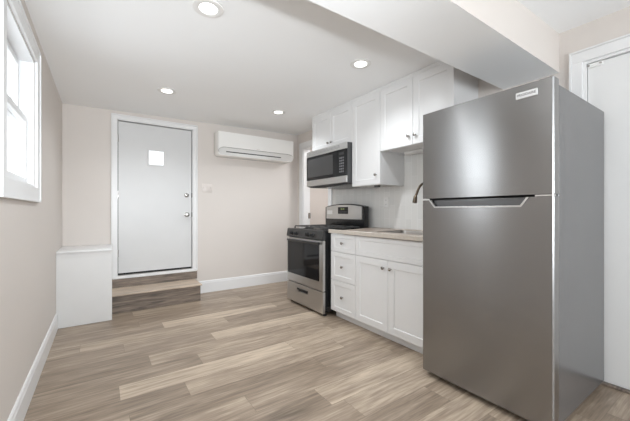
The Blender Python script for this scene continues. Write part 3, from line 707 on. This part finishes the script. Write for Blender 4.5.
# ------------------------------------------------------------------ microwave
MX, MY0, MY1, MZ0, MZ1 = 2.244, 2.660, 3.474, 1.452, 1.9105
mw = thing('microwave', 'stainless and black over-the-range microwave under the short cabinet', 'microwave', (2.46, 3.06, MZ0))
MB().box(MX + 0.020, XR - 0.002, MY0 + 0.002, MY1 - 0.002, MZ0, MZ1, 0.002).build('microwave_body', M['case'], mw, 'charcoal grey case')
MB().box(MX + 0.001, MX + 0.0195, MY0, MY1, 1.838, MZ1, 0.002).build('vent_band', M['range_steel'], mw, 'stainless top vent band')
v = MB()
for i in range(3): v.box(MX + 0.0004, MX + 0.0009, MY0 + 0.12, MY1 - 0.06, 1.862 + i * 0.013, 1.866 + i * 0.013)
v.build('vent_slots', M['ink'], mw, smooth=False)
md = MB().box(MX, MX + 0.0195, MY0 + 0.165, MY1, 1.535, 1.8365, 0.003).build('microwave_door', M['black_glass'], mw, 'black glass door')
MB().box(MX - 0.0012, MX - 0.0002, MY0 + 0.245, MY1 - 0.030, 1.572, 1.803, 0.0004).build('door_window', M['smoke_glass'], md, 'smoky grey door window')
MB().box(MX - 0.004, MX - 0.0003, 2.978, 2.992, 1.560, 1.825, 0.001).build('door_handle', M['black'], md, 'slim black pull strip') if False else None
pnl = MB().box(MX, MX + 0.0195, MY0, MY0 + 0.1645, 1.535, 1.8365, 0.003).build('control_panel', M['black_glass'], mw, 'black keypad panel')
MB().box(MX - 0.001, MX - 0.0002, MY0 + 0.04, MY0 + 0.125, 1.775, 1.805).build('display', M['smoke_glass'], pnl, smooth=False)
kp = MB()
for r_ in range(6):
    for c_ in range(3): kp.box(MX - 0.001, MX - 0.0002, MY0 + 0.043 + c_ * 0.029, MY0 + 0.063 + c_ * 0.029, 1.575 + r_ * 0.031, 1.593 + r_ * 0.031)
kp.build('keypad', M['ink'], pnl, 'grey keypad buttons', smooth=False)
MB().box(MX + 0.001, MX + 0.0195, MY0, MY1, MZ0 + 0.006, 1.5335, 0.002).build('bottom_band', M['range_steel'], mw, 'stainless bottom band')
ub = []
for i in range(17):
    u = i / 16; ub.append((MY0 + 0.02 + (MY1 - MY0 - 0.04) * u, MZ0 - 0.004 - 0.024 * math.sin(PI * u) ** 0.6))
MB().prism([(MY1 - 0.02, MZ0 - 0.0005), (MY0 + 0.02, MZ0 - 0.0005)] + ub, 'x', MX + 0.03, XR - 0.03).build('underside', M['black'], mw, 'black curved underside with filters', smooth=False)

# ------------------------------------------------------------------ air conditioner
AX0, AX1, AZ0, AZ1, AY = 1.306, 2.490, 1.905, 2.236, 4.240
ac = thing('air_conditioner', 'white wall-mounted mini-split air conditioner near the ceiling', 'air conditioner', ((AX0 + AX1) / 2, 4.34, AZ0))
MB().prism(rrect(AX0, AX1, AZ0, AZ1, 0.055, 6, 'ab'), 'y', AY + 0.012, YB - 0.001, 0.004).build('ac_body', M['ac'], ac)
# front panel, its lower edge arched over the louver
pp = [(AX0 + 0.001, AZ1 - 0.004), (AX0 + 0.001, AZ0 + 0.055)]
def arch(n=8):
    out = []
    for i in range(n + 1):
        a = PI - 0.5 * PI * i / n; out.append((AX0 + 0.098 + 0.097 * math.cos(a), AZ0 + 0.055 + 0.062 * math.sin(a)))
    for i in range(n + 1):
        a = 0.5 * PI - 0.5 * PI * i / n; out.append((AX1 - 0.098 + 0.097 * math.cos(a), AZ0 + 0.055 + 0.062 * math.sin(a)))
    return out
ar = arch()
pp = [(AX1 - 0.001, AZ1 - 0.004), (AX0 + 0.001, AZ1 - 0.004)] + ar
MB().prism(pp, 'y', AY - 0.006, AY + 0.0115, 0.003).build('front_panel', M['ac'], ac)
lp = [(x, z - 0.006) for x, z in ar]; lp = [(AX1 - 0.03, AZ0 + 0.010), ] + lp[::-1] + [(AX0 + 0.03, AZ0 + 0.010)]
lv = MB().prism([(min(max(x, AX0 + 0.008), AX1 - 0.008), z) for x, z in lp], 'y', AY + 0.001, AY + 0.0080).build('louver', M['ac_low'], ac, 'off white air outlet', smooth=False)
gp = [(min(max(x, AX0 + 0.003), AX1 - 0.003), z + 0.005) for x, z in lp]
MB().prism(gp, 'y', AY + 0.0083, AY + 0.0118).build('shadow_gap', M['gap'], ac, 'grey seam around the air outlet', smooth=False)
MB().box(AX0 + 0.11, AX1 - 0.22, AY - 0.0005, AY + 0.0008, AZ0 + 0.046, AZ0 + 0.060).build('outlet_slot', M['slot'], lv, 'dark air slot', smooth=False)
MB().box(1.865, 1.915, AY - 0.0070, AY - 0.0061, AZ0 + 0.130, AZ0 + 0.139, 0.0003).build('logo_mark', M['plate'], ac, 'small grey maker mark', smooth=False)

# ------------------------------------------------------------------ recessed ceiling lights
def can_light(x, y, label):
    z = ceil_z(x)
    c = thing('recessed_light', label, 'ceiling light', (x, y, z), 'recessed ceiling lights')
    MB().lathe([(0.052, 0.0), (0.058, -0.003), (0.080, -0.0045), (0.088, -0.002), (0.088, 0.004), (0.052, 0.004)], (x, y, z - 0.0035), n=40).build('trim_ring', M['plastic'], c)
    MB().lathe([(0.0, 0.0), (0.0515, 0.0), (0.0515, 0.004), (0, 0.004)], (x, y, z - 0.0065), n=32).build('lamp_lens', M['lens'], c, 'glowing white lens')
    d = bpy.data.lights.new('lamp', 'SPOT'); d.energy = CAN_W * 4; d.spot_size = math.radians(150); d.spot_blend = 1.0; d.shadow_soft_size = 0.05; d.color = (0.92, 0.965, 1.0)
    o = bpy.data.objects.new('lamp', d); COL.objects.link(o); o.parent = c; o.location = (0, 0, -0.07)
can_light(0.527, 1.905, 'round recessed ceiling light closest to the ceiling beam, out over the open floor')
can_light(1.803, 1.950, 'round recessed ceiling light in front of the upper wall cabinets')
can_light(0.543, 3.445, 'round recessed ceiling light in front of the white entry door')
can_light(1.830, 3.485, 'round recessed ceiling light in front of the air conditioner')

# ------------------------------------------------------------------ refrigerator
FX, FY0, FY1, FZ1 = 1.835, 0.600, 1.363, 1.800
FB = FX + 0.078
fr = thing('refrigerator', 'tall stainless top-freezer refrigerator under the ceiling beam', 'refrigerator', (2.25, 0.974, 0))
MB().box(FB, 2.684, FY0 + 0.003, FY1 - 0.003, 0.035, 1.778, 0.004).build('cabinet_body', M['fridge_side'], fr, 'grey textured side panels')
MB().box(FB - 0.0075, FB - 0.0004, FY0 + 0.010, FY1 - 0.010, 0.06, 1.77).build('gasket', M['rubber'], fr, 'dark door gasket', smooth=False)
MB().box(FB - 0.03, FB + 0.02, FY0 + 0.01, FY1 - 0.01, 0.012, 0.0345, 0.003).build('toe_grille', M['black'], fr, 'black toe grille')
for x in (FB + 0.05, 2.62):
    for y in (FY0 + 0.06, FY1 - 0.06): MB().lathe([(0.022, 0), (0.022, 0.010), (0.010, 0.014), (0.010, 0.0345)], (x, y, 0.0004), n=14).build('foot', M['rubber'], fr)
SEAM = 1.212
def fridge_door(z0, z1):
    # gently crowned face with rounded vertical edges
    n = 16; pts = [(FB - 0.008, FY0 + 0.0), (FX + 0.010, FY0 + 0.0)]
    for i in range(n + 1):
        u = i / n; pts.append((FX + 0.0045 * (2 * u - 1) ** 2, FY0 + 0.006 + (FY1 - FY0 - 0.012) * u))
    pts += [(FX + 0.010, FY1), (FB - 0.008, FY1)]
    return MB().prism(pts, 'z', z0, z1)
top_d = fridge_door(SEAM + 0.006, FZ1).build('freezer_door', M['steel'], fr, 'brushed stainless freezer door')
# lower door with a pocket handle cut in the top edge
low = fridge_door(0.040, SEAM - 0.006)
low_d = low.build('lower_door', M['steel'], fr, 'brushed stainless main door')
cut = MB().prism([(0.712, SEAM + 0.02), (0.745, 1.158), (1.262, 1.158), (1.300, SEAM + 0.02)], 'x', FX - 0.05, FX + 0.040).build('cutter', M['steel'], fr)
bmod = low_d.modifiers.new('pocket', 'BOOLEAN'); bmod.operation = 'DIFFERENCE'; bmod.object = cut; bmod.solver = 'EXACT'
dg = bpy.context.evaluated_depsgraph_get(); me2 = bpy.data.meshes.new_from_object(low_d.evaluated_get(dg)); low_d.modifiers.clear(); low_d.data = me2
for p in me2.polygons: p.use_smooth = False
cm = cut.data; bpy.data.objects.remove(cut); bpy.data.meshes.remove(cm)
hp = MB()
hp.prism([(0.706, SEAM - 0.007), (0.742, 1.154), (1.265, 1.154), (1.306, SEAM - 0.007), (1.294, SEAM - 0.007), (1.259, 1.163), (0.748, 1.163), (0.718, SEAM - 0.007)], 'x', FX - 0.004, FX + 0.006)
hdl = hp.build('pocket_handle', M['chrome'], low_d, 'bright trim around the recessed handle pocket', smooth=False)
MB().prism([(0.720, SEAM - 0.008), (0.749, 1.164), (1.258, 1.164), (1.292, SEAM - 0.008)], 'x', FX + 0.026, FX + 0.032).build('pocket_liner', M['fridge_side'], low_d, 'grey pocket liner', smooth=False)
MB().box(FX + 0.012, FX + 0.055, FY0 + 0.006, FY0 + 0.085, SEAM - 0.0050, SEAM + 0.0050, 0.001).build('hinge', M['chrome'], fr, 'middle door hinge')
MB().box(FX + 0.030, FX + 0.090, FY0 + 0.01, FY0 + 0.075, 1.8005, 1.812, 0.002).build('top_hinge', M['fridge_side'], fr, 'top hinge cover')
bd = MB().box(FX - 0.0045, FX - 0.0004 + 0.004, 0.668, 0.768, 1.728, 1.762, 0.001).build('badge', M['badge'], top_d, 'silver brand badge')
cu = bpy.data.curves.new('badge_lettering', 'FONT'); cu.body = 'FRIGIDAIRE'; cu.size = 0.0175; cu.align_x = 'CENTER'; cu.align_y = 'CENTER'; cu.extrude = 0.0002; cu.offset = 0.0003
to = bpy.data.objects.new('tmp_text', cu); COL.objects.link(to)
dg = bpy.context.evaluated_depsgraph_get(); tm = bpy.data.meshes.new_from_object(to.evaluated_get(dg)); bpy.data.objects.remove(to)
tm.transform(Matrix(((0, 0, -1, FX - 0.0049), (-1, 0, 0, 0.718), (0, 1, 0, 1.745), (0, 0, 0, 1)))); tm.transform(Matrix.Translation(-ROOT[top_d.name]))
tm.materials.clear(); tm.materials.append(M['ink'])
lo = bpy.data.objects.new('badge_lettering', tm); COL.objects.link(lo); lo.parent = bd
